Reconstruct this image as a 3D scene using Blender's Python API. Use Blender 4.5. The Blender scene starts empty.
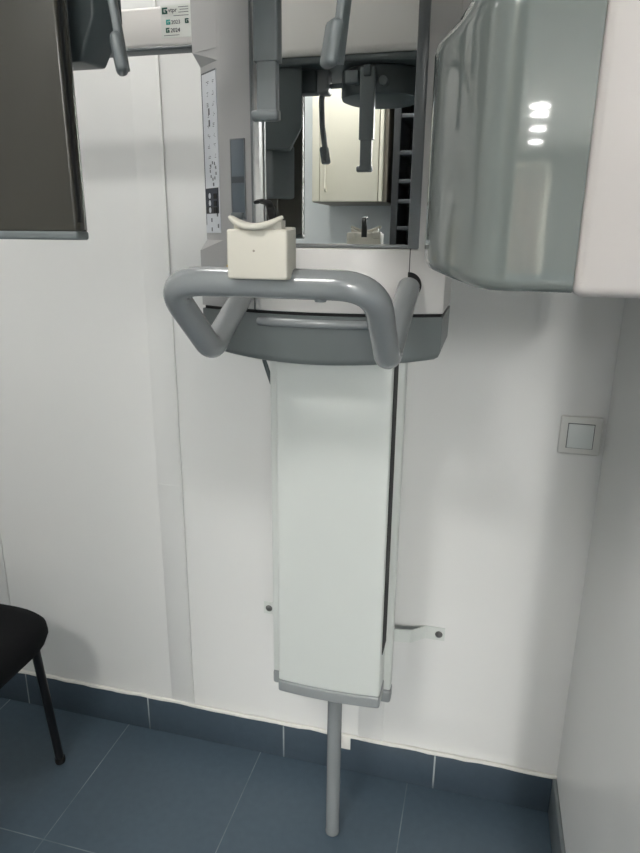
import bpy, bmesh, math, random
from mathutils import Vector, Matrix
random.seed(7)
C = bpy.context.scene.collection
sc = bpy.context.scene

# ------------------------------------------------------------------ materials
def srgb(r, g, b):
    def f(c):
        c /= 255.0
        return c / 12.92 if c <= 0.04045 else ((c + 0.055) / 1.055) ** 2.4
    return (f(r), f(g), f(b), 1.0)

def mat(name, col, rough=0.5, metal=0.0, coat=0.0, noise=0.0, nscale=60.0, bump=0.0, bscale=120.0, spec=0.5):
    m = bpy.data.materials.new(name); m.use_nodes = True
    nt = m.node_tree; b = nt.nodes['Principled BSDF']
    b.inputs['Roughness'].default_value = rough
    b.inputs['Metallic'].default_value = metal
    b.inputs['Specular IOR Level'].default_value = spec
    if coat:
        b.inputs['Coat Weight'].default_value = coat
        b.inputs['Coat Roughness'].default_value = 0.04
    tc = nt.nodes.new('ShaderNodeTexCoord')
    nz = nt.nodes.new('ShaderNodeTexNoise'); nz.inputs['Scale'].default_value = nscale
    nz.inputs['Detail'].default_value = 4
    nt.links.new(tc.outputs['Object'], nz.inputs['Vector'])
    mx = nt.nodes.new('ShaderNodeMix'); mx.data_type = 'RGBA'
    k = noise
    mx.inputs['A'].default_value = (col[0]*(1-k), col[1]*(1-k), col[2]*(1-k), 1)
    mx.inputs['B'].default_value = (min(1, col[0]*(1+k)), min(1, col[1]*(1+k)), min(1, col[2]*(1+k)), 1)
    nt.links.new(nz.outputs['Fac'], mx.inputs['Factor'])
    nt.links.new(mx.outputs['Result'], b.inputs['Base Color'])
    if bump:
        n2 = nt.nodes.new('ShaderNodeTexNoise'); n2.inputs['Scale'].default_value = bscale
        n2.inputs['Detail'].default_value = 6
        nt.links.new(tc.outputs['Object'], n2.inputs['Vector'])
        bp = nt.nodes.new('ShaderNodeBump'); bp.inputs['Strength'].default_value = bump
        bp.inputs['Distance'].default_value = 0.002
        nt.links.new(n2.outputs['Fac'], bp.inputs['Height'])
        nt.links.new(bp.outputs['Normal'], b.inputs['Normal'])
    return m

def emit(name, col, s):
    m = bpy.data.materials.new(name); m.use_nodes = True
    nt = m.node_tree
    b = nt.nodes['Principled BSDF']
    b.inputs['Base Color'].default_value = (0.9, 0.9, 0.9, 1)
    b.inputs['Emission Color'].default_value = col
    b.inputs['Emission Strength'].default_value = s
    return m

def tile_mat(name, tile, grout, x0, y0, size, width, axis_y=True):
    """grid of joints in world metres; grout colour between tiles"""
    m = bpy.data.materials.new(name); m.use_nodes = True
    nt = m.node_tree; N = nt.nodes; L = nt.links; b = N['Principled BSDF']
    b.inputs['Roughness'].default_value = 0.42
    tc = N.new('ShaderNodeTexCoord'); sep = N.new('ShaderNodeSeparateXYZ')
    L.new(tc.outputs['Object'], sep.inputs[0])
    def line(out, off):
        a = N.new('ShaderNodeMath'); a.operation = 'SUBTRACT'; a.inputs[1].default_value = off - size * 50
        L.new(out, a.inputs[0])
        d = N.new('ShaderNodeMath'); d.operation = 'MODULO'; d.inputs[1].default_value = size
        L.new(a.outputs[0], d.inputs[0])
        h = N.new('ShaderNodeMath'); h.operation = 'SUBTRACT'; h.inputs[1].default_value = size / 2
        L.new(d.outputs[0], h.inputs[0])
        ab = N.new('ShaderNodeMath'); ab.operation = 'ABSOLUTE'; L.new(h.outputs[0], ab.inputs[0])
        g = N.new('ShaderNodeMath'); g.operation = 'GREATER_THAN'; g.inputs[1].default_value = size / 2 - width / 2
        L.new(ab.outputs[0], g.inputs[0])
        return g.outputs[0]
    fac = line(sep.outputs[0], x0)
    if axis_y:
        f2 = line(sep.outputs[1], y0)
        mxm = N.new('ShaderNodeMath'); mxm.operation = 'MAXIMUM'
        L.new(fac, mxm.inputs[0]); L.new(f2, mxm.inputs[1]); fac = mxm.outputs[0]
    # worn grout: noise breaks it up
    nz = N.new('ShaderNodeTexNoise'); nz.inputs['Scale'].default_value = 9; nz.inputs['Detail'].default_value = 5
    L.new(tc.outputs['Object'], nz.inputs['Vector'])
    ramp = N.new('ShaderNodeMapRange'); ramp.inputs[1].default_value = 0.4; ramp.inputs[2].default_value = 0.62
    ramp.inputs[3].default_value = 0.25; ramp.inputs[4].default_value = 1.0
    L.new(nz.outputs['Fac'], ramp.inputs[0])
    mu = N.new('ShaderNodeMath'); mu.operation = 'MULTIPLY'
    L.new(fac, mu.inputs[0]); L.new(ramp.outputs[0], mu.inputs[1])
    n2 = N.new('ShaderNodeTexNoise'); n2.inputs['Scale'].default_value = 55; n2.inputs['Detail'].default_value = 6
    L.new(tc.outputs['Object'], n2.inputs['Vector'])
    t = N.new('ShaderNodeMix'); t.data_type = 'RGBA'
    t.inputs['A'].default_value = (tile[0]*.86, tile[1]*.86, tile[2]*.86, 1)
    t.inputs['B'].default_value = (tile[0]*1.14, tile[1]*1.14, tile[2]*1.14, 1)
    L.new(n2.outputs['Fac'], t.inputs['Factor'])
    c = N.new('ShaderNodeMix'); c.data_type = 'RGBA'
    c.inputs['B'].default_value = grout
    L.new(t.outputs['Result'], c.inputs['A']); L.new(mu.outputs[0], c.inputs['Factor'])
    L.new(c.outputs['Result'], b.inputs['Base Color'])
    bp = N.new('ShaderNodeBump'); bp.inputs['Strength'].default_value = 0.15; bp.inputs['Distance'].default_value = 0.001
    L.new(n2.outputs['Fac'], bp.inputs['Height']); L.new(bp.outputs['Normal'], b.inputs['Normal'])
    return m

M = {}
M['wall'] = mat('wall_paint', srgb(231, 231, 229), .38, noise=.02, nscale=3, bump=.12, bscale=45, spec=.4)
M['strip'] = mat('strip_paint', srgb(231, 231, 229), .38, noise=.02, nscale=4)
M['ceiling'] = mat('ceiling_paint', srgb(235, 234, 230), .8)
M['caulk'] = mat('caulk', srgb(228, 226, 220), .6, noise=.06, nscale=40)
M['floor'] = tile_mat('floor_tiles', srgb(73, 89, 101), srgb(140, 148, 150), -.095, .944, .393, .0026)
M['base'] = tile_mat('baseboard_tiles', srgb(62, 75, 86), srgb(176, 182, 182), -.031, 0, .392, .004, False)
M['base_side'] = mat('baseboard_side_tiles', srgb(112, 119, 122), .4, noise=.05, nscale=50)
M['white'] = mat('white_enamel', srgb(216, 220, 216), .32, noise=.012, nscale=8)
M['shell'] = mat('white_shell', srgb(222, 219, 216), .3, noise=.01, nscale=6)
M['tube_white'] = mat('warm_white_lacquer', srgb(188, 183, 180), .3, noise=.01, nscale=6)
M['shell_warm'] = mat('warm_white_shell', srgb(232, 228, 224), .34, noise=.01, nscale=6)
M['wing'] = mat('pale_grey_shell', srgb(174, 173, 172), .36, noise=.01, nscale=6)
M['cap'] = mat('grey_cap', srgb(142, 146, 147), .36, noise=.02, nscale=30)
M['lower'] = mat('grey_plastic', srgb(104, 110, 110), .36, noise=.02, nscale=30)
M['tube'] = mat('grey_lacquer', srgb(136, 140, 142), .22, coat=.4, noise=.015, nscale=25)
M['cover'] = mat('glossy_grey_cover', srgb(110, 116, 113), .035, coat=.0, noise=.01, nscale=10)
M['smoke'] = mat('smoked_glossy_cover', srgb(60, 58, 52), .2, coat=.25, noise=.03, nscale=5)
M['smoke_edge'] = mat('smoked_cover_edge', srgb(112, 110, 104), .25, noise=.02, nscale=5)
M['dark'] = mat('dark_grey_plastic', srgb(72, 80, 82), .4, noise=.03, nscale=30)
M['mid'] = mat('mid_grey_plastic', srgb(106, 112, 114), .4, noise=.02, nscale=30)
M['frame'] = mat('frame_grey', srgb(122, 125, 127), .3, noise=.01, nscale=20)
M['slate'] = mat('slate_panel', srgb(98, 108, 116), .4, noise=.02, nscale=20)
M['slate_dark'] = mat('slate_band', srgb(72, 78, 82), .4)
M['black'] = mat('black_plastic', srgb(20, 22, 24), .4, noise=.05)
M['gap'] = mat('shadow_gap_black', srgb(16, 17, 18), .7)
M['cream'] = mat('cream_plastic', srgb(214, 210, 198), .45, noise=.01, nscale=20)
M['mirror'] = mat('mirror_glass', (0.9, 0.92, 0.91, 1), 0.0, metal=1.0)
M['steel'] = mat('steel', srgb(120, 120, 118), .35, metal=.8, noise=.08, nscale=200)
M['chair_fabric'] = mat('black_upholstery', srgb(17, 18, 20), .85, noise=.25, nscale=500, bump=.3, bscale=700, spec=.15)
M['chair_metal'] = mat('black_metal', srgb(14, 14, 16), .35, noise=.05)
M['sticker'] = mat('sticker_paper', srgb(226, 228, 222), .5)
M['panel_film'] = mat('keypad_film', srgb(214, 217, 222), .35)
M['ink'] = mat('grey_ink', srgb(92, 94, 98), .5)
M['ink_dark'] = mat('dark_ink', srgb(40, 48, 62), .5)
M['green_dark'] = mat('dark_green_ink', srgb(12, 84, 70), .5)
M['green'] = mat('teal_ink', srgb(30, 160, 150), .5)
M['yellow'] = mat('yellow_label', srgb(205, 178, 40), .5)
M['cup'] = mat('cupboard_cream', srgb(252, 247, 230), .45, noise=.01)
M['cup_side'] = mat('cupboard_side', srgb(150, 142, 130), .5, noise=.03)
M['back_wall'] = mat('pale_blue_grey_paint', srgb(226, 231, 233), .6, noise=.02, nscale=4)
M['hall_paint'] = mat('grey_hall_paint', srgb(92, 94, 94), .6, noise=.02)
M['rack'] = mat('rack_black', srgb(34, 37, 40), .5, noise=.05)
M['rack_shelf'] = mat('rack_shelf_grey', srgb(62, 66, 70), .5, noise=.03)
M['door'] = mat('door_paint', srgb(150, 132, 122), .5, noise=.02)
M['switch'] = mat('switch_plastic', srgb(218, 218, 214), .3)
M['rocker'] = mat('rocker_plastic', srgb(222, 227, 225), .25)
M['light'] = emit('lit_diffuser', (1.0, .985, .955, 1), 20.0)
M['key'] = emit('lit_lamp', (1.0, .985, .955, 1), 58.0)
M['fill_left'] = emit('lit_left_fill', (1.0, .985, .955, 1), 6.2)
M['spot'] = emit('lit_downlight', (1.0, .985, .955, 1), 300.0)
M['fill_row'] = emit('lit_fill_row', (1.0, .985, .955, 1), 470.0)
M['wash'] = emit('lit_wall_washer', (1.0, .985, .96, 1), 58.0)
M['rubber'] = mat('rubber', srgb(18, 18, 18), .8)

# ------------------------------------------------------------------ geometry helpers
def sharpen(bm, ang=35):
    for f in bm.faces: f.smooth = True
    a = math.radians(ang)
    for e in bm.edges:
        if len(e.link_faces) == 2:
            e.smooth = e.calc_face_angle(0) < a
        else:
            e.smooth = False

def bev(bm, edges, w, seg=3):
    edges = [e for e in edges if e.is_valid and len(e.link_faces) == 2 and e.calc_face_angle(0) > math.radians(25)]
    if w > 0 and edges:
        bmesh.ops.bevel(bm, geom=edges, offset=w, segments=seg, profile=.5, affect='EDGES', clamp_overlap=True)

def join(bm, part):
    me = bpy.data.meshes.new('tmp'); part.to_mesh(me); bm.from_mesh(me); bpy.data.meshes.remove(me); part.free()

def box(bm, a, b, bw=0.0, seg=3, mtx=None):
    p = bmesh.new()
    bmesh.ops.create_cube(p, size=1)
    a = Vector(a); b = Vector(b)
    for v in p.verts:
        v.co = Vector(((a.x+b.x)/2 + v.co.x*(b.x-a.x), (a.y+b.y)/2 + v.co.y*(b.y-a.y), (a.z+b.z)/2 + v.co.z*(b.z-a.z)))
    bev(p, p.edges[:], bw, seg)
    bmesh.ops.recalc_face_normals(p, faces=p.faces[:])
    if mtx is not None: p.transform(mtx)
    join(bm, p); return bm

def prism(bm, plan, z0, z1, bw=0.0, seg=3):
    return loft(bm, [[(x, y, z0) for x, y in plan], [(x, y, z1) for x, y in plan]], bw, seg)

def loft(bm, rings, bw=0.0, seg=3, ang=25):
    p = bmesh.new()
    vs = [[p.verts.new(c) for c in r] for r in rings]
    n = len(rings[0])
    for i in range(len(vs)-1):
        for j in range(n):
            k = (j+1) % n
            p.faces.new((vs[i][j], vs[i][k], vs[i+1][k], vs[i+1][j]))
    p.faces.new(vs[0][::-1]); p.faces.new(vs[-1])
    bmesh.ops.recalc_face_normals(p, faces=p.faces[:])
    bev(p, p.edges[:], bw, seg)
    bmesh.ops.recalc_face_normals(p, faces=p.faces[:])
    join(bm, p); return bm

def fillet(pts, rads, seg=8):
    pts = [Vector(p) for p in pts]; out = [pts[0]]
    for i in range(1, len(pts)-1):
        p = pts[i]; r = rads[i] if isinstance(rads, (list, tuple)) else rads
        a = (pts[i-1]-p); b = (pts[i+1]-p)
        la, lb = a.length, b.length; a.normalize(); b.normalize()
        th = a.angle(b)
        t = min(r / max(1e-6, math.tan(th/2)), la*.49, lb*.49)
        s = p + a*t; e = p + b*t
        for k in range(seg+1):
            u = k/seg
            out.append(s*(1-u)**2 + p*2*u*(1-u) + e*u*u)
    out.append(pts[-1]); return out

def frames(path, up=None):
    n = len(path); T = []
    for i in range(n):
        t = (path[min(i+1, n-1)] - path[max(i-1, 0)]).normalized(); T.append(t)
    ref = Vector(up) if up else (Vector((0, 0, 1)) if abs(T[0].z) < .9 else Vector((1, 0, 0)))
    u = (ref - T[0]*ref.dot(T[0])).normalized(); res = []
    for t in T:
        u = (u - t*u.dot(t)).normalized()
        res.append((t, u, t.cross(u)))
    return res

def sweep(bm, path, section, up=None, scale=None, cap=True):
    """section: list of (u,v)"""
    path = [Vector(q) for q in path]
    fr = frames(path, up); rings = []
    for i, (q, (t, u, v)) in enumerate(zip(path, fr)):
        s = scale[i] if scale else 1.0
        rings.append([tuple(q + u*(a*s) + v*(b*s)) for a, b in section])
    p = bmesh.new()
    vs = [[p.verts.new(c) for c in r] for r in rings]; n = len(section)
    for i in range(len(vs)-1):
        for j in range(n):
            k = (j+1) % n
            p.faces.new((vs[i][j], vs[i][k], vs[i+1][k], vs[i+1][j]))
    if cap:
        p.faces.new(vs[0][::-1]); p.faces.new(vs[-1])
    bmesh.ops.recalc_face_normals(p, faces=p.faces[:])
    join(bm, p); return bm

def circ(r, n=20): return [(r*math.cos(2*math.pi*i/n), r*math.sin(2*math.pi*i/n)) for i in range(n)]
def rrect(w, h, r, n=4):
    out = []
    for cx, cy, a0 in ((w/2-r, h/2-r, 0), (-w/2+r, h/2-r, 90), (-w/2+r, -h/2+r, 180), (w/2-r, -h/2+r, 270)):
        for k in range(n+1):
            a = math.radians(a0 + 90*k/n); out.append((cx + r*math.cos(a), cy + r*math.sin(a)))
    return out

def tube(bm, pts, r, n=20, rads=.02, seg=8, dome=False):
    path = fillet(pts, rads, seg) if len(pts) > 2 else [Vector(p) for p in pts]
    sc_ = None
    if dome:
        a, b = path[0], path[-1]; ta = (path[1]-a).normalized(); tb = (path[-2]-b).normalized()
        path = [a, a+ta*r*.15, a+ta*r*.45] + path[1:-1] + [b+tb*r*.45, b+tb*r*.15, b]
        sc_ = [.6, .85, 1.0] + [1.0]*(len(path)-6) + [1.0, .85, .6]
    return sweep(bm, path, circ(r, n), scale=sc_)

def lathe(bm, prof, centre, n=48, axis='Z'):
    p = bmesh.new(); rings = []
    for r, z in prof:
        if r < 1e-6: rings.append([p.verts.new((0, 0, z))])
        else: rings.append([p.verts.new((r*math.cos(2*math.pi*i/n), r*math.sin(2*math.pi*i/n), z)) for i in range(n)])
    for a, b in zip(rings, rings[1:]):
        for i in range(n):
            j = (i+1) % n
            if len(a) == 1 and len(b) > 1: p.faces.new((a[0], b[i], b[j]))
            elif len(b) == 1 and len(a) > 1: p.faces.new((a[i], a[j], b[0]))
            elif len(a) > 1: p.faces.new((a[i], a[j], b[j], b[i]))
    bmesh.ops.recalc_face_normals(p, faces=p.faces[:])
    if axis == 'Y': p.transform(Matrix.Rotation(math.radians(90), 4, 'X'))
    p.transform(Matrix.Translation(Vector(centre)))
    join(bm, p); return bm

WORLD = {}
def obj(name, bm, m, parent=None, label=None, kind=None, ang=35):
    me = bpy.data.meshes.new(name)
    base = Vector((0, 0, 0))
    if parent is not None: base = WORLD.get(parent.name, Vector((0, 0, 0)))
    bmesh.ops.translate(bm, verts=bm.verts[:], vec=-base)
    sharpen(bm, ang); bm.to_mesh(me); bm.free()
    me.materials.append(M[m]); o = bpy.data.objects.new(name, me); C.objects.link(o)
    if parent is not None: o.parent = parent
    WORLD[o.name] = base
    if label: o['label'] = label
    if kind: o['kind'] = kind
    return o

def thing(name, loc, label, cat, group=None):
    o = bpy.data.objects.new(name, None); C.objects.link(o); o.location = loc
    o.empty_display_size = .05
    o['label'] = label; o['category'] = cat
    if group: o['group'] = group
    WORLD[o.name] = Vector(loc)
    return o

def struct(name, bm, m, parent=None):
    return obj(name, bm, m, parent, kind=None if parent else 'structure')
B = bmesh.new

# ------------------------------------------------------------------ room
WY = 1.325          # back wall face
RX = .2535          # right wall face
CZ = 2.5
struct('floor', box(B(), (-2.6, -9.4, -.05), (2.2, WY+.1, 0)), 'floor')
struct('ceiling', box(B(), (-2.6, -9.4, CZ), (2.2, WY+.1, CZ+.05)), 'ceiling')
struct('wall_back', box(B(), (-2.6, WY, 0), (RX+.1, WY+.1, CZ)), 'wall')
struct('wall_right', box(B(), (RX, .70, 0), (RX+.1, WY, CZ)), 'wall')
struct('wall_left', box(B(), (-2.6, -1.35, 0), (-2.5, WY, CZ)), 'wall')
struct('wall_front', box(B(), (-2.6, -1.45, 0), (.0, -1.35, CZ)), 'back_wall')
struct('wall_hall_left', box(B(), (-.10, -9.2, 0), (.0, -1.45, CZ)), 'wall')
struct('wall_hall_end', box(B(), (-.10, -9.3, 0), (2.0, -9.2, CZ)), 'hall_paint')
struct('wall_hall_right', box(B(), (1.9, -9.2, 0), (2.0, .80, CZ)), 'wall')
struct('wall_hall_near', box(B(), (RX+.1, .70, 0), (1.9, .80, CZ)), 'wall')

# baseboards with a bead of white caulk on top
BH = .105
struct('baseboard_back', box(B(), (-2.5, WY-.009, 0), (RX, WY, BH), .0015, 2), 'base')
struct('baseboard_right', box(B(), (RX-.009, .70, 0), (RX, WY-.009, BH), .0015, 2), 'base_side')
def bead(x0, x1):
    path = []
    n = int((x1-x0)/.03)
    for i in range(n+1):
        path.append((x0+(x1-x0)*i/n, WY-.005+random.uniform(-.001, .001), BH+.001+random.uniform(-.001, .001)))
    return sweep(B(), path, circ(.0052, 8))
struct('trim_1', bead(-2.5, RX), 'caulk')
# flat cover strips on the wall panel joints, with thin beads along both edges
for i, x in enumerate((-1.285, -.744, -.226), 2):
    w = (.055, .066, .064)[i-2]
    bm = B(); box(bm, (x, WY-.004, BH+.004), (x+w, WY, CZ), .0012, 2)
    box(bm, (x+w-.006, WY-.0055, BH+.004), (x+w, WY-.003, CZ), .0007, 2)
    struct('trim_%d' % i, bm, 'strip')
struct('trim_5', box(B(), (-.742, WY-.0048, .742), (-.676, WY-.0035, .7435)), 'strip')

# ------------------------------------------------------------------ dental x-ray unit
unit = thing('dental_xray_unit', (-.25, 1.15, 0), 'tall white and grey dental x-ray machine with a mirror and bent grab handle', 'x-ray machine')
XC, HW = -.2565, .196
def fy(x): return .940 + .050*((x-XC)/HW)**2
def front(x0, x1, n=24, off=0.0): return [(x0+(x1-x0)*i/n, fy(x0+(x1-x0)*i/n)+off) for i in range(n+1)]

# lower column -------------------------------------------------
obj('column', box(B(), (-.382, 1.12, .425), (-.1275, 1.150, 1.32), .004), 'white', unit)
obj('column_end_cap', box(B(), (-.383, 1.1185, .394), (-.1265, 1.151, .425), .006), 'cap', unit, 'grey end cap under the rear column')
cx0, cx1 = -.350, -.1415
def cplan(g=0.0):
    n = 12
    pl = []
    for i in range(n+1):
        t = i/n; x = cx0-g+(cx1-cx0+2*g)*t
        pl.append((x, 1.052-g+.006*(2*t-1)**2))
    return pl + [(cx1+g, 1.119), (cx0-g, 1.119)]
obj('column_core', box(B(), (-.355, 1.149, .41), (-.155, 1.285, 1.32), .003), 'white', unit)
obj('column_cover', prism(B(), cplan(), .455, 1.32, .004), 'white', unit)
bm = B(); prism(bm, cplan(.0012), .428, .4555, .005)
obj('cover_end_cap', bm, 'cap', unit, 'grey end cap under the front cover')
obj('cover_gap', box(B(), (-.1425, 1.071, .545), (-.1402, 1.1195, 1.16)), 'gap', unit, 'long black gap down the right side of the column')
bm = B(); tube(bm, [(-.247, 1.134, .43), (-.247, 1.134, .004)], .0158, 28)
lathe(bm, [(0, 0), (.013, 0), (.0165, .003), (.0168, .008), (.0160, .014), (0, .014)], (-.247, 1.134, 0))
obj('support_pole', bm, 'tube', unit, 'round grey pole down to the floor')

# skirt, gap line and white front --------------------------------
xl, xr = XC-HW, XC+HW
bm = B()
n = 28
rings = []
def skring(z, ins, dz):
    out = []
    for i in range(n+1):
        x = xl+ins+(xr-xl-2*ins)*i/n
        u = (x-XC)/HW
        out.append((x, fy(x)+ins*.5, z - dz*(1-u*u)))
    out += [(xr-ins, 1.17, z), (xl+ins, 1.17, z)]
    return out
loft(bm, [skring(1.150, .010, .012), skring(1.153, .004, .013), skring(1.160, .001, .012), skring(1.2135, 0, 0)], 0)
obj('lower_skirt', bm, 'lower', unit, 'curved grey skirt under the white front', ang=50)
obj('seam', prism(B(), front(xl+.004, xr-.004, off=.004)+[(xr-.004, 1.16), (xl+.004, 1.16)], 1.2125, 1.2195), 'gap', unit)
bm = B(); prism(bm, front(-.3468, xr)+[(xr, 1.17), (-.3468, 1.17)], 1.2185, 1.312, .002)
prism(bm, front(-.104, xr, 8)+[(xr, 1.17), (-.104, 1.17)], 1.305, 2.05, .004)
obj('front_cover', bm, 'shell', unit)
obj('cover_seam', box(B(), (-.1127, fy(-.112)-.0006, 1.275), (-.1115, fy(-.112)+.01, 1.313)), 'gap', unit)
bm = B(); box(bm, (-.3476, fy(-.347)-.0006, 1.2195), (-.3466, fy(-.349)+.01, 1.32))
obj('cover_seam', bm, 'gap', unit)
bm = B(); tube(bm, [(-.342+.222*i/16, fy(-.342+.222*i/16)-.0015, 1.2020) for i in range(17)], .0068, 16, rads=.02, seg=1, dome=True)
obj('ledge', bm, 'tube', unit, 'slim round ledge along the top of the skirt')
obj('back_body', box(B(), (xl+.01, 1.04, 1.22), (xr-.004, 1.235, 2.05), .004), 'shell', unit)

# mirror -----------------------------------------------------------
MY = .98
mx0, mx1, mz0, mz1 = -.3465, -.1165, 1.3185, 2.02
mir = obj('mirror', box(B(), (mx0, MY, mz0), (mx1, MY+.004, mz1)), 'mirror', unit)
bm = B()
fyb = .972
box(bm, (mx0-.004, fyb, mz0-.006), (mx1+.012, MY+.02, mz0), .0015, 2)
box(bm, (mx1, fyb-.004, mz0-.006), (mx1+.016, MY+.02, mz1), .002, 2)
box(bm, (mx0-.0025, .9505, mz0-.006), (mx0+.0008, .960, mz1), .0005, 2)
box(bm, (mx0-.004, fyb, mz1), (mx1+.012, MY+.02, mz1+.008), .0015, 2)
obj('mirror_frame', bm, 'frame', unit)
obj('mirror_back', box(B(), (mx0-.002, MY+.005, mz0), (mx1+.004, 1.05, mz1), 0), 'frame', unit)

# left wing with key pad ---------------------------------------------
E1 = (-.4035, fy(-.4035)); E2 = (-.447, 1.005)
wr = -.3470
bm = B()
full = front(xl, wr, 10)+[(wr, 1.09), (xl, 1.09)]
cut = [E1]+front(-.4035, wr, 8)[1:]+[(wr, 1.09), (E2[0], 1.09), E2]
prism(bm, cut, 1.2190, 2.05, 0)
corner = [(x, y-.0002) for x, y in front(xl, -.4035, 5)] + [E2, (xl, E2[1])]
prism(bm, corner, 1.588, 2.05, 0)
prism(bm, corner, 1.2190, 1.306, 0)
# sloping shoulders closing the recess above and below the key pad
def shoulder(z_out, z_in):
    p = B()
    a = [p.verts.new(v) for v in ((E1[0], E1[1], z_out), (xl, fy(xl), z_out), (xl, E2[1], z_out), (E2[0], E2[1], z_out), (E1[0], E1[1], z_in), (E2[0], E2[1], z_in))]
    for f in ((0, 1, 2, 3), (0, 4, 1), (1, 4, 5), (1, 5, 2), (2, 5, 3), (0, 3, 5, 4)):
        p.faces.new([a[i] for i in f])
    bmesh.ops.recalc_face_normals(p, faces=p.faces[:])
    return p
join(bm, shoulder(1.5882, 1.572)); join(bm, shoulder(1.3055, 1.322))
wing = obj('control_wing', bm, 'wing', unit, 'pale grey wing carrying the key pad', ang=30)

# key pad film on the slanted facet
fu = Vector((E2[0]-E1[0], E2[1]-E1[1], 0)); fw = fu.length; fu.normalize()
fn = Vector((fu.y, -fu.x, 0));  fn = fn if fn.y < 0 else -fn
def facet(u, z, d): return Vector((E1[0], E1[1], 0)) + fu*u + Vector((0, 0, z)) + fn*d
FM = Matrix(((-fu.x, 0, fn.x, 0), (-fu.y, 0, fn.y, 0), (0, 1, 0, 0), (0, 0, 0, 1)))
def fbox(bm, u0, u1, z0, z1, d0, d1, bw=0):
    p = bmesh.new(); bmesh.ops.create_cube(p, size=1)
    for v in p.verts:
        v.co = facet((u0+u1)/2+v.co.x*(u1-u0), (z0+z1)/2+v.co.z*(z1-z0), (d0+d1)/2+v.co.y*(d1-d0))
    bev(p, p.edges[:], bw, 2); bmesh.ops.recalc_face_normals(p, faces=p.faces[:]); join(bm, p); return bm
def fdisc(bm, u, z, ru, rz, d0, d1, n=18):
    loft(bm, [[tuple(facet(u+ru*math.cos(2*math.pi*i/n), z+rz*math.sin(2*math.pi*i/n), d)) for i in range(n)] for d in (d0, d1)])
    return bm
k0, k1 = .006, fw-.003
pad = obj('key_pad', fbox(B(), k0, k1, 1.333, 1.562, -.001, .0008, .0005), 'panel_film', unit, 'pale key pad strip with small symbols')
bm = B()
fbox(bm, k1-.0015, k1+.0008, 1.345, 1.561, 0, .0011); fbox(bm, k0, k1, 1.5605, 1.5625, 0, .0011)
obj('key_pad_border', bm, 'ink', pad)
bm = B(); rnd = random.Random(3)
for r in range(9):
    z = 1.549 - r*.0145
    for u, w in ((.012, .007), (.030, .006)):
        for k in range(3):
            fbox(bm, u+rnd.uniform(0, .005), u+rnd.uniform(.003, .009), z-.0022*k-.0008, z-.0022*k, 0, .0011)
for z in (1.508, 1.492): fbox(bm, .030, .034, z-.0045, z+.0045, 0, .0012)
obj('key_symbols', bm, 'ink', pad); bm = B()
for k in range(9):
    a = 2*math.pi*k/9
    u, z = .0245+.010*math.cos(a), 1.424+.012*math.sin(a)
    fbox(bm, u-.0014, u+.0014, z-.0022, z+.0022, 0, .0011)
fbox(bm, .0225, .0265, 1.402, 1.407, 0, .0011)
obj('arrow_symbols', bm, 'ink', pad); bm = B()
for u, z in ((.015, 1.360), (.035, 1.352), (.013, 1.343), (.035, 1.370), (.035, 1.338)):
    fbox(bm, u-.002, u+.002, z-.003, z+.003, 0, .0011)
obj('key_symbols', bm, 'ink', pad)
obj('trim_7', box(B(), (-.272, WY-.0105, .068), (-.244, WY-.004, BH+.004), .002), 'caulk')['kind'] = 'structure'
disp = obj('display', fbox(B(), .0105, k1-.002, 1.372, 1.398+.0, 0, .0014, .0004), 'ink_dark', pad, 'dark display block with round buttons')
bm = B(); fbox(bm, .0095, k1-.002, 1.362-.0, 1.399, 0, .0013, .0004)
obj('display_frame', bm, 'black', pad)
for z in (1.388, 1.3775, 1.367):
    obj('button', fdisc(B(), .038, z, .0032, .0042, 0, .0022), 'panel_film', pad, 'white oval button')
for z in (1.387, 1.3765, 1.3665):
    obj('button', fbox(B(), .0145, .0235, z-.0035, z+.0035, 0, .002, .0005), 'gap', pad, 'square black button')

# slate inset on the wing front
def wbox(bm, x0, x1, z0, z1, d0, d1, bw=0):
    xm = (x0+x1)/2; sl = (fy(x1)-fy(x0))/(x1-x0)
    mtx = Matrix.Translation(Vector((xm, fy(xm), 0))) @ Matrix.Rotation(math.atan(sl), 4, 'Z')
    return box(bm, (x0-xm, -d1, z0), (x1-xm, -d0, z1), bw, 2, mtx)
ins = obj('slate_inset', wbox(B(), -.3835, -.3595, 1.353, 1.464, -.004, .0016, .0012), 'slate', unit, 'slate grey inset panel on the wing')
obj('inset_band', wbox(B(), -.3828, -.3602, 1.404, 1.413, 0, .0021), 'slate_dark', ins)
bm = B(); wbox(bm, -.3845, -.3828, 1.352, 1.465, 0, .0019, .0005); wbox(bm, -.3845, -.3585, 1.4635, 1.4655, 0, .0019, .0005); wbox(bm, -.3602, -.3585, 1.352, 1.465, 0, .0019, .0005)
obj('inset_border', bm, 'frame', ins)
obj('inset_catch', wbox(B(), -.382, -.360, 1.3535, 1.362, 0, .008, .002), 'mid', ins)
obj('warning_label', wbox(B(), -.398, -.375, 1.272, 1.285, 0, .0008), 'yellow', unit, 'small yellow label on the wing base')

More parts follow.
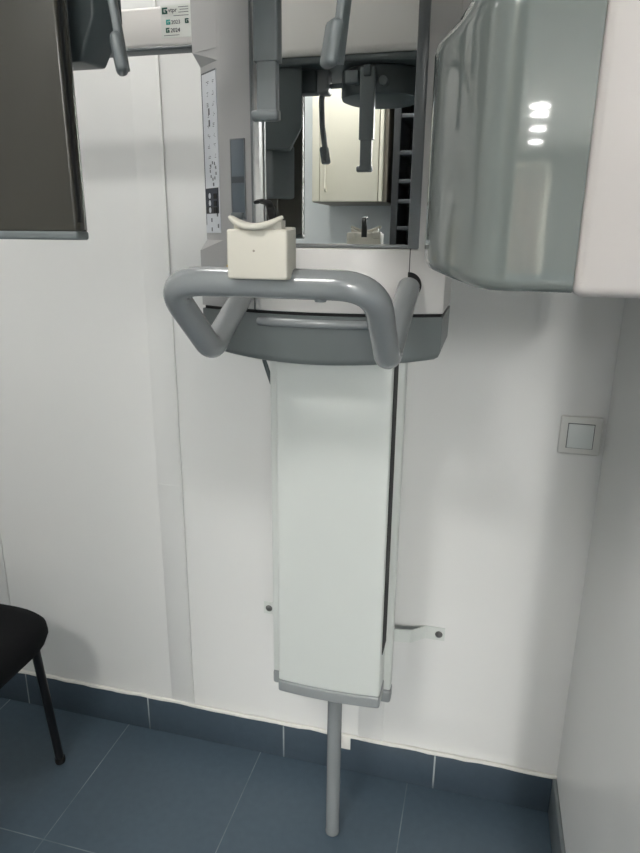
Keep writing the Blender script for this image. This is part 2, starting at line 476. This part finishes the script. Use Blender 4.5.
# arm going left with the sticker ------------------------------------
AZ0, AZ1 = 1.6005, 1.6555
ay = .995
bm = B(); box(bm, (-1.35, ay, AZ0), (xl+.01, 1.022, AZ1), .006)
arm = obj('side_arm', bm, 'shell_warm', unit)
obj('side_arm_shaded_edge', box(B(), (-1.345, ay-.0015, AZ0-.004), (xl-.002, 1.0215, AZ0+.001), .002), 'mid', unit, 'lower edge of the side arm, its shade painted in grey')  # shade on the lower bevel, painted in as a grey strip
sx0, sx1 = -.503, -.4535
st = obj('sticker', box(B(), (sx0, ay-.0006, 1.6115), (sx1, ay+.001, 1.6545)), 'sticker', unit, 'white sticker with green logos and the years 2023 and 2024')
def mark(bm, x, z, w, h):        # square emblem: an open square with a bar across
    d0, d1 = ay-.0012, ay
    box(bm, (x, d0, z), (x+w*.32, d1, z+h))
    box(bm, (x, d0, z), (x+w, d1, z+h*.26))
    box(bm, (x, d0, z+h*.74), (x+w, d1, z+h))
    box(bm, (x+w*.5, d0, z+h*.38), (x+w*.82, d1, z+h*.62))
    box(bm, (x+w*.68, d0, z), (x+w, d1, z+h*.5))
    return bm
def text(s, x, z, size, m, nm):
    cu = bpy.data.curves.new('text', 'FONT'); cu.body = s; cu.size = size; cu.extrude = .0003
    cu.resolution_u = 3
    o = bpy.data.objects.new('text', cu); C.objects.link(o)
    dg = bpy.context.evaluated_depsgraph_get(); me = bpy.data.meshes.new_from_object(o.evaluated_get(dg))
    bpy.data.objects.remove(o)
    bm = B(); bm.from_mesh(me); bpy.data.meshes.remove(me)
    bm.transform(Matrix.Translation(Vector((x, ay-.0009, z))) @ Matrix.Rotation(math.radians(90), 4, 'X'))
    return obj(nm, bm, m, st)
obj('emblem', mark(B(), -.5005, 1.6430, .0088, .0085), 'green_dark', st, 'dark green emblem')
obj('emblem', mark(B(), -.4945, 1.6290, .0066, .0066), 'green', st, 'teal emblem')
obj('emblem', mark(B(), -.4955, 1.6185, .0058, .0064), 'green_dark', st, 'dark green emblem beside 2024')
obj('emblem', mark(B(), -.4640, 1.6295, .0058, .0062), 'green_dark', st, 'dark green emblem at the right edge')
text('vtpr', -.4905, 1.6450, .0085, 'ink', 'lettering')
text('2023', -.4862, 1.6295, .0073, 'ink', 'lettering')
text('2024', -.4880, 1.6187, .0078, 'ink_dark', 'lettering')
for x0, x1, z in ((-.474, -.458, 1.6508), (-.472, -.458, 1.6475), (-.474, -.458, 1.6440), (-.482, -.458, 1.6398), (-.499, -.474, 1.6145)):
    obj('fine_print', box(B(), (x0, ay-.0009, z), (x1, ay, z+.0007)), 'ink', st)

# grab handle ---------------------------------------------------------
HX0, HX1 = -.3615, -.1155
pts = [(HX0+.003, .965, 1.262), (HX0+.013, .785, 1.183), (HX0, .688, 1.279), (HX1+.001, .688, 1.279), (HX1+.003, .785, 1.182), (HX1+.004, .965, 1.258)]
bm = B(); tube(bm, pts, .0166, 28, rads=[0, .028, .046, .046, .028, 0], seg=12)
obj('grab_handle', bm, 'tube', unit, 'bent grey tube grab handle', ang=60)
for x in (HX0, HX1+.003):
    bm = B()
    d = Vector((0, .175, .078)).normalized()
    c = Vector((x, fy(x)+.001, 1.260-(.965-fy(x))*.446))
    lathe(bm, [(0, -.001), (.0192, -.001), (.0192, .0015), (0, .0015)], c, 28, 'Y')
    obj('handle_ring', bm, 'gap', unit)
bm = B(); lathe(bm, [(0, -.001), (.006, -.001), (.007, .001), (.007, .004), (0, .004)], (-.175, .688, 1.2615), 20)
obj('handle_knob', bm, 'mid', unit)

# chin rest with bite block --------------------------------------------
hx0, hx1 = -.2715, -.2040
bm = B(); box(bm, (hx0, .659, 1.2845), (hx1, .694, 1.336), .0028)
box(bm, (hx1-.016, .680, 1.325), (hx1-.001, .696, 1.3385), .0018)
box(bm, (hx0+.002, .680, 1.325), (hx0+.016, .696, 1.3365), .0018)
xm = (hx0+hx1)/2
# saddle neck under the lip, then the crescent lip
nk = 14; rings = []
for i in range(nk+1):
    t = -1+2*i/nk; x = xm-.001 + t*.0265
    zt = 1.3365+.0085*t*t
    yb = .6605+.006*t*t
    rings.append([(x, yb, 1.330), (x, yb, zt), (x, .680, zt), (x, .680, 1.330)])
loft(bm, rings, 0)
lip = []; scl = []
for i in range(25):
    t = -1+2*i/24
    lip.append((xm-.0015+t*.0285, .655+.010*t*t, 1.3385+.0095*t*t)); scl.append(.55+.45*(1-t**4))
sweep(bm, lip, rrect(.006, .013, .0028), up=(0, 0, 1), scale=scl)
chin = obj('chin_rest', bm, 'cream', unit, 'cream white chin rest with curved lip', ang=45)
bm = B(); lathe(bm, [(0, -.0006), (.0011, -.0004), (.0013, .0005), (0, .0005)], (-.2405, .6588, 1.314), 14, 'Y')
obj('centre_dot', bm, 'cup_side', chin)
path = fillet([(-.2345, .706, 1.328), (-.2345, .706, 1.348), (-.2365, .700, 1.3635), (-.238, .672, 1.3645), (-.239, .666, 1.3625)], .013, 8)
bm = B(); sweep(bm, path, rrect(.0105, .005, .0018), up=(1, 0, 0), scale=[1.0-.35*i/(len(path)-1) for i in range(len(path))])
obj('bite_block', bm, 'black', chin, 'black hooked bite block')

# rotating gantry overhead ----------------------------------------------
AX, AY = -.232, .572
bm = B(); box(bm, (-.43, .47, 1.650), (.205, .675, 1.86), .012)
obj('gantry_arm', bm, 'shell_warm', unit)
bm = B(); box(bm, (-.52, .475, 1.637), (.19, .668, 1.6505), .003); 
obj('gantry_underside', bm, 'dark', unit, 'dark grey underside of the gantry arm')
bm = B(); lathe(bm, [(0, 1.86), (.07, 1.86), (.07, 1.93), (0, 1.93)], (AX, AY, 0))
obj('gantry_pivot', bm, 'mid', unit)
bm = B(); box(bm, (-.34, .47, 1.93), (-.13, 1.23, 2.06), .015)
obj('overhead_beam', bm, 'shell', unit)
bm = B(); lathe(bm, [(0, 1.585), (.070, 1.585), (.078, 1.588), (.080, 1.593), (.080, 1.635), (.074, 1.638), (0, 1.638)], (AX, AY, 0), 64)
hub = obj('head_support_hub', bm, 'dark', unit, 'dark round hub carrying the head supports')
bm = B(); box(bm, (-.288, .644, 1.603), (-.262, .664, 1.625), .003); obj('hub_clamp', bm, 'mid', hub)
bm = B(); tube(bm, [(-.215, .64, 1.605), (-.215, .667, 1.605)], .008, 16)
obj('hub_pin', bm, 'mid', hub)
# forehead support
fx, fyy = -.2365, .700
bm = B(); sweep(bm, [(fx, fyy, 1.618), (fx, fyy, 1.500)], rrect(.0270, .016, .003), up=(1, 0, 0))
fs = obj('forehead_support', bm, 'mid', unit, 'telescopic grey forehead support rod')
bm = B(); sweep(bm, [(fx, fyy, 1.508), (fx, fyy, 1.453)], rrect(.0215, .012, .002), up=(1, 0, 0))
box(bm, (fx-.0118, fyy-.0065, 1.445), (fx+.0118, fyy+.0065, 1.456), .002)
tube(bm, [(fx-.0175, fyy-.002, 1.450), (fx+.0125, fyy-.002, 1.450)], .0056, 16, dome=True)
obj('support_foot', bm, 'mid', fs)
bm = B(); box(bm, (fx-.007, .640, 1.603), (fx+.007, fyy+.012, 1.622), .003)
obj('support_bracket', bm, 'dark', fs)
# temple supports, one each side
def temple(s, x, y, zb, flare):
    t = -1 if s < 0 else 1
    path = fillet([(AX+t*.06, y+.01, 1.612), (x+t*(flare-.006), y+.006, 1.612), (x+t*flare, y, 1.59), (x+t*.010, y, 1.545), (x, y, zb+.004)], [0, .01, .03, .05, 0], 8)
    bm = B(); sweep(bm, path, rrect(.0075, .0125, .0024), up=(0, 0, 1))
    o = obj('temple_support', bm, 'mid', unit)
    m = Matrix.Translation(Vector((x-.004, y-.002, zb+.017))) @ Matrix.Rotation(math.radians(10*t), 4, 'Y') @ Matrix.Rotation(math.radians(32), 4, 'Z')
    bm = B(); box(bm, (-.0055, -.011, -.017), (.0055, .011, .017), .005, 3, m)
    obj('temple_pad', bm, 'mid', o)
temple(1, -.128, .548, 1.456, .016)
temple(-1, -.338, .592, 1.470, .012)

# sensor head on the left ---------------------------------------------------
sxr = -.390
SB = 1.3235
bm = B(); prism(bm, [(-.66, .57), (sxr, .57), (sxr, .5885), (-.400, .603), (-.432, .630), (-.66, .630)], SB+.007, 1.70, .003)
sen = obj('sensor_head', bm, 'smoke', unit, 'smoked glossy sensor head hanging at the left')
bm = B(); prism(bm, [(-.66, .5695), (sxr+.0006, .5695), (sxr+.0006, .589), (-.3995, .6035), (-.431, .6305), (-.66, .6305)], SB, SB+.0085, .0025)
obj('bottom_trim', bm, 'mid', sen)
bm = B(); box(bm, (sxr-.002, .5737, SB+.0165), (sxr+.0005, .5803, 1.68), .0009, 2)
obj('slot', bm, 'gap', sen, 'narrow black vertical slot')
bm = B()
loft(bm, [[(-.60, .625, 1.492), (-.405, .625, 1.492), (-.398, .66, 1.492), (-.60, .66, 1.492)],
          [(-.60, .622, 1.53), (-.385, .622, 1.53), (-.372, .655, 1.53), (-.60, .66, 1.53)],
          [(-.60, .622, 1.70), (-.385, .622, 1.70), (-.372, .655, 1.70), (-.60, .66, 1.70)]], .003)
obj('sensor_carrier', bm, 'dark', unit, 'dark grey carrier behind the sensor head')
bm = B(); prism(bm, [(-.60, .604), (-.4015, .604), (-.424, .640), (-.435, .652), (-.60, .652)], 1.402, 1.505, .004)
obj('sensor_back_cover', bm, 'mid', unit)

for x0, x1, zz, m_ in ((-.405, -.354, 1.598, 'dark'), (-.353, -.330, 1.596, 'frame')):
    obj('support_mount', box(B(), (x0, .585, zz), (x1, .622, 1.640), .004), m_, unit)

# tube head on the right -------------------------------------------------------
def arcpts(cx, cy, r, a0, a1, n=6): return [(cx+r*math.cos(math.radians(a0+(a1-a0)*i/n)), cy+r*math.sin(math.radians(a0+(a1-a0)*i/n))) for i in range(n+1)]
SHELL = [(.054, .450), (.0125, .450), (.0095, .450), (.006, .4503), (-.004, .4525), (-.012, .460), (-.030, .500), (-.044, .533), (-.051, .552), (-.0545, .575), (-.0545, .600), (-.049, .665), (-.040, .680), (.054, .680)]
NECK = [(.054, .450), (.0055, .450), (.0025, .450), (-.001, .4503), (-.011, .4520), (-.0165, .459), (-.0205, .490), (-.0235, .525), (-.0255, .552), (-.0265, .575), (-.0265, .600), (-.024, .665), (-.018, .680), (.054, .680)]
def ring(plan, z, ins=0.0, sl=0.0):
    return [(x + (ins if x < .05 else 0), y + (ins if y < .47 else (-ins if y > .66 else 0)), z + sl*max(0, min(y, .6)-.45)*(1 if x < .05 else 0)) for x, y in plan]
mid_ring = [((a[0]+b[0])/2, (a[1]+b[1])/2) for a, b in zip(SHELL, NECK)]
bm = B()
loft(bm, [ring(SHELL, 1.2955, .006, .09), ring(SHELL, 1.2965, .003, .09), ring(SHELL, 1.300, .0008, .09), ring(SHELL, 1.304, 0, .09), ring(SHELL, 1.310, 0, .09), ring(SHELL, 1.462), ring(SHELL, 1.467), ring(SHELL, 1.471, .0015), ring(mid_ring, 1.479), ring(NECK, 1.486), ring(NECK, 1.490), ring(NECK, 1.72)], 0)
obj('tube_head_cover', bm, 'cover', unit, 'glossy grey cover of the tube head', ang=40)
bm = B(); box(bm, (.0535, .4475, 1.2935), (.232, .684, 1.72), .007, 4)
obj('tube_head', bm, 'tube_white', unit, 'warm white tube head at the right')

# cable behind the column
bm = B(); tube(bm, [(-.405, 1.16, 1.17), (-.405, 1.155, 1.10), (-.392, 1.16, 1.055), (-.375, 1.18, 1.0)], .0042, 12, rads=.03)
obj('cable', bm, 'dark', unit, 'dark cable looping behind the column')

# ------------------------------------------------------------------ wall brackets
def bracket(side, label):
    s = side
    x = -.030 if s > 0 else -.474
    zc = .4425
    o = thing('wall_bracket', (x, WY, zc-.0165), label, 'bracket', 'brackets holding the column to the wall')
    hw = .0165
    t = .0025
    # plan path of the strap: flat on the wall, bent out, back to the column side
    xa = x; xb = x - s*.046; xc = x - s*.075; xd = -.1545 if s > 0 else -.3555
    path = [(xa, WY-t/2-.0002), (xb, WY-t/2-.0002), (xc, WY-.028), (xd, WY-.034 if True else 0), (xd, 1.2365)]
    if s < 0: path = [(xa, WY-t/2-.0002), (x+.040, WY-t/2-.0002), (x+.052, WY-.02), (x+.118, WY-.05), (x+.118, 1.2365)]
    path = fillet([(a, b, zc) for a, b in path], .008, 5)
    bm = B(); sweep(bm, path, [(-hw, -t/2), (hw, -t/2), (hw, t/2), (-hw, t/2)], up=(0, 0, 1))
    obj('strap', bm, 'white', o)
    bm = B(); sx = x - s*.0135
    lathe(bm, [(0, .0075), (.005, .0070), (.0082, .004), (.009, .0018), (0, .0018)], (sx, WY, zc-.001), 20, 'Y')
    sc_ = obj('screw', bm, 'steel', o, 'dark domed screw head')
bracket(1, 'white bent metal wall bracket with screw at the right of the column')
bracket(-1, 'white metal wall bracket mostly hidden behind the left edge of the column')

# ------------------------------------------------------------------ light switch
x0, x1, z0, z1 = .1655, .2455, .9105, .9895
sw = thing('light_switch', ((x0+x1)/2, WY, z0), 'white square light switch on the back wall near the corner', 'light switch')
bm = B(); box(bm, (x0, WY-.009, z0), (x1, WY, z1), .0035)
obj('switch_plate', bm, 'switch', sw)
bm = B(); box(bm, (x0+.0145, WY-.0097, z0+.0135), (x1-.0145, WY-.0085, z1-.0135))
obj('rocker_gap', bm, 'lower', sw)
bm = B()
loft(bm, [[(x0+.016, WY-.008, z0+.015), (x1-.016, WY-.008, z0+.015), (x1-.016, WY-.008, z1-.015), (x0+.016, WY-.008, z1-.015)],
          [(x0+.016, WY-.0135, z0+.015), (x1-.016, WY-.0135, z0+.015), (x1-.016, WY-.0108, z1-.015), (x0+.016, WY-.0108, z1-.015)]], .001, 2)
obj('rocker', bm, 'rocker', sw)

# ------------------------------------------------------------------ chair at the left
ch = thing('chair', (-1.15, .94, 0), 'black padded chair with thin metal legs at the left edge', 'chair')
def seat_bm():
    bm = B(); n = 40
    def ringz(z, k):
        out = []
        for i in range(n):
            a = 2*math.pi*i/n
            c, s = math.cos(a), math.sin(a); e = 2/5.0
            x = -1.162+(.232-k)*math.copysign(abs(c)**e, c); y = (.942)+(.226-k)*math.copysign(abs(s)**e, s)
            out.append((x, y, z))
        return out
    loft(bm, [ringz(.386, .035), ringz(.388, .018), ringz(.397, .006), ringz(.415, 0), ringz(.436, .002), ringz(.449, .012), ringz(.456, .035), ringz(.459, .09), ringz(.460, .15)], 0)
    return bm
obj('seat', seat_bm(), 'chair_fabric', ch, ang=60)
for (xa, ya), (xb, yb) in (((-.982, 1.110), (-.984, 1.150)), ((-1.335, 1.118), (-1.325, 1.150)), ((-.985, .76), (-.965, .735)), ((-1.335, .76), (-1.35, .735))):
    bm = B(); tube(bm, [(xa, ya, .395), (xb, yb, .006)], .0105, 16)
    lg = obj('leg', bm, 'chair_metal', ch)
    bm = B(); lathe(bm, [(0, 0), (.0115, 0), (.0125, .003), (.0125, .016), (0, .018)], (xb, yb, 0), 16)
    obj('rubber_foot', bm, 'rubber', lg)
bm = B(); tube(bm, [(-.992, .76, .382), (-.992, 1.10, .382), (-1.335, 1.10, .382), (-1.335, .76, .382)], .009, 12, rads=.02)
obj('seat_frame', bm, 'chair_metal', ch)
bm = B(); tube(bm, [(-1.335, .76, .38), (-1.37, .76, .42), (-1.43, .76, .80)], .010, 12, rads=.04); obj('back_frame', bm, 'chair_metal', ch)
bm = B(); tube(bm, [(-1.335, 1.11, .38), (-1.37, 1.11, .42), (-1.43, 1.11, .80)], .010, 12, rads=.04)
obj('back_frame', bm, 'chair_metal', ch)
m = Matrix.Translation(Vector((-1.415, .935, .72))) @ Matrix.Rotation(math.radians(-9), 4, 'Y')
bm = B(); box(bm, (-.02, -.21, -.14), (.02, .21, .14), .018, 4, m)
obj('backrest', bm, 'chair_fabric', ch)

# ------------------------------------------------------------------ things behind the camera, seen in the mirror
FWY = -1.35
cu = thing('wall_cupboard', (-.62, FWY, 1.475), 'cream wall cupboard reflected in the mirror', 'cupboard')
bm = B(); box(bm, (-.80, FWY, 1.475), (-.462, -1.02, 2.35), .003); obj('carcass', bm, 'cup_side', cu)
bm = B(); box(bm, (-.798, -1.02, 1.478), (-.765, -1.0, 2.347), .002); obj('filler_panel', bm, 'cup', cu)
bm = B(); box(bm, (-.762, -1.02, 1.478), (-.500, -.999, 2.347), .002); dr = obj('door', bm, 'cup', cu)
bm = B(); box(bm, (-.496, -1.02, 1.478), (-.480, -.999, 2.347), .002); obj('filler_panel', bm, 'cup', cu)
bm = B(); tube(bm, [(-.735, -.998, 1.52), (-.735, -.985, 1.53), (-.735, -.985, 1.66), (-.735, -.998, 1.67)], .004, 10, rads=.008); obj('handle', bm, 'cup', dr)

rk = thing('storage_rack', (-.23, -1.15, 0), 'black open storage rack with grey shelves reflected at the right of the mirror', 'rack')
bm = B(); box(bm, (-.438, -1.34, 0), (-.408, -1.0, 2.1), .002); obj('side_panel', bm, 'rack', rk)
bm = B(); box(bm, (-.06, -1.34, 0), (-.03, -1.0, 2.1), .002); obj('side_panel', bm, 'rack', rk)
bm = B(); box(bm, (-.408, -1.34, 0), (-.06, -1.325, 2.1)); obj('back_panel', bm, 'rack', rk)
for z in (.08, .35, .62, .88, 1.12, 1.245, 1.365, 1.478, 1.56, 1.675, 1.82, 1.96, 2.08):
    bm = B(); box(bm, (-.408, -1.325, z-.008), (-.06, -1.003, z+.008), .002); obj('shelf', bm, 'rack_shelf', rk)

struct('door_1', box(B(), (.10, -9.2, 0), (.66, -9.15, 2.28), .004), 'door')
struct('trim_6', box(B(), (.02, -9.2, 0), (.10, -9.13, 2.36), .003), 'cup')
struct('trim_8', box(B(), (.66, -9.2, 0), (.74, -9.13, 2.36), .003), 'cup')
struct('trim_9', box(B(), (.10, -9.2, 2.28), (.66, -9.13, 2.36), .003), 'cup')

# ------------------------------------------------------------------ lights
def downlight(x, y, rad, label, lit, group=None):
    o = thing('ceiling_downlight', (x, y, CZ), label, 'ceiling light', group)
    k = rad/.075
    bm = B(); lathe(bm, [(.075*k, 0), (.10*k, 0), (.10*k, -.008), (.078*k, -.014), (.075*k, -.008), (.075*k, 0)], (x, y, CZ), 32); obj('bezel', bm, 'white', o)
    bm = B(); lathe(bm, [(0, 0), (.076*k, 0), (.076*k, -.007), (0, -.007)], (x, y, CZ), 32); obj('diffuser', bm, lit, o)
for x, y in ((.34, -5.87), (.37, -6.28), (.41, -7.21), (.45, -8.25)):
    downlight(x, y, .085, 'round ceiling downlight in the hall behind, one of a row reflected in the grey cover', 'spot', 'hall downlights')
for x, y in ((1.2, -4.6), (1.2, -5.3), (1.2, -6.0), (1.2, -6.7), (1.2, -7.4)):  # unseen row of lamps added to brighten the back wall under the tube head
    downlight(x, y, .15, 'added fill downlight, unseen, one of a row along the right side of the hall behind', 'fill_row', 'added hall fill lights')
downlight(-.80, .92, .09, 'round ceiling downlight near the back wall above the side arm', 'wash')
downlight(-.66, -.90, .22, 'round ceiling downlight in front of the cream wall cupboard', 'key')
def panel(px_, py_, hw_, label, lit):
    pn = thing('ceiling_fill_light', (px_, py_, CZ), label, 'ceiling light')
    bm = B()
    for a, b in (((-hw_-.02, -hw_-.02), (-hw_, hw_+.02)), ((hw_, -hw_-.02), (hw_+.02, hw_+.02)), ((-hw_, -hw_-.02), (hw_, -hw_)), ((-hw_, hw_), (hw_, hw_+.02))):
        box(bm, (px_+a[0], py_+a[1], CZ-.03), (px_+b[0], py_+b[1], CZ))
    obj('frame', bm, 'white', pn)
    obj('diffuser', box(B(), (px_-hw_, py_-hw_, CZ-.024), (px_+hw_, py_+hw_, CZ)), lit, pn)
panel(-1.95, .45, .3, 'added square fill panel on the ceiling, unseen, at the far left of the room', 'fill_left')  # unseen panel added as soft fill from the left

w = bpy.data.worlds.new('world'); sc.world = w; w.use_nodes = True
w.node_tree.nodes['Background'].inputs[0].default_value = (.5, .52, .55, 1)
w.node_tree.nodes['Background'].inputs[1].default_value = .2

# ------------------------------------------------------------------ camera
p, yaw, roll = math.radians(16.6), math.radians(14.2), math.radians(.6)
fwv = Vector((-math.sin(yaw)*math.cos(p), math.cos(yaw)*math.cos(p), -math.sin(p)))
r0 = Vector((math.cos(yaw), math.sin(yaw), 0)); u0 = r0.cross(fwv)
R = r0*math.cos(roll)+u0*math.sin(roll); U = -r0*math.sin(roll)+u0*math.cos(roll)
cd = bpy.data.cameras.new('camera'); cam = bpy.data.objects.new('camera', cd); C.objects.link(cam)
cam.matrix_world = Matrix(((R.x, U.x, -fwv.x, 0), (R.y, U.y, -fwv.y, 0), (R.z, U.z, -fwv.z, 1.33), (0, 0, 0, 1)))
cd.sensor_fit = 'HORIZONTAL'; cd.sensor_width = 36; cd.lens = 36*640/640
cd.clip_start = .02
sc.camera = cam
sc.view_settings.view_transform = 'Standard'; sc.view_settings.look = 'None'
sc.view_settings.gamma = 1; sc.view_settings.use_curve_mapping = False
sc.view_settings.exposure = -0.04
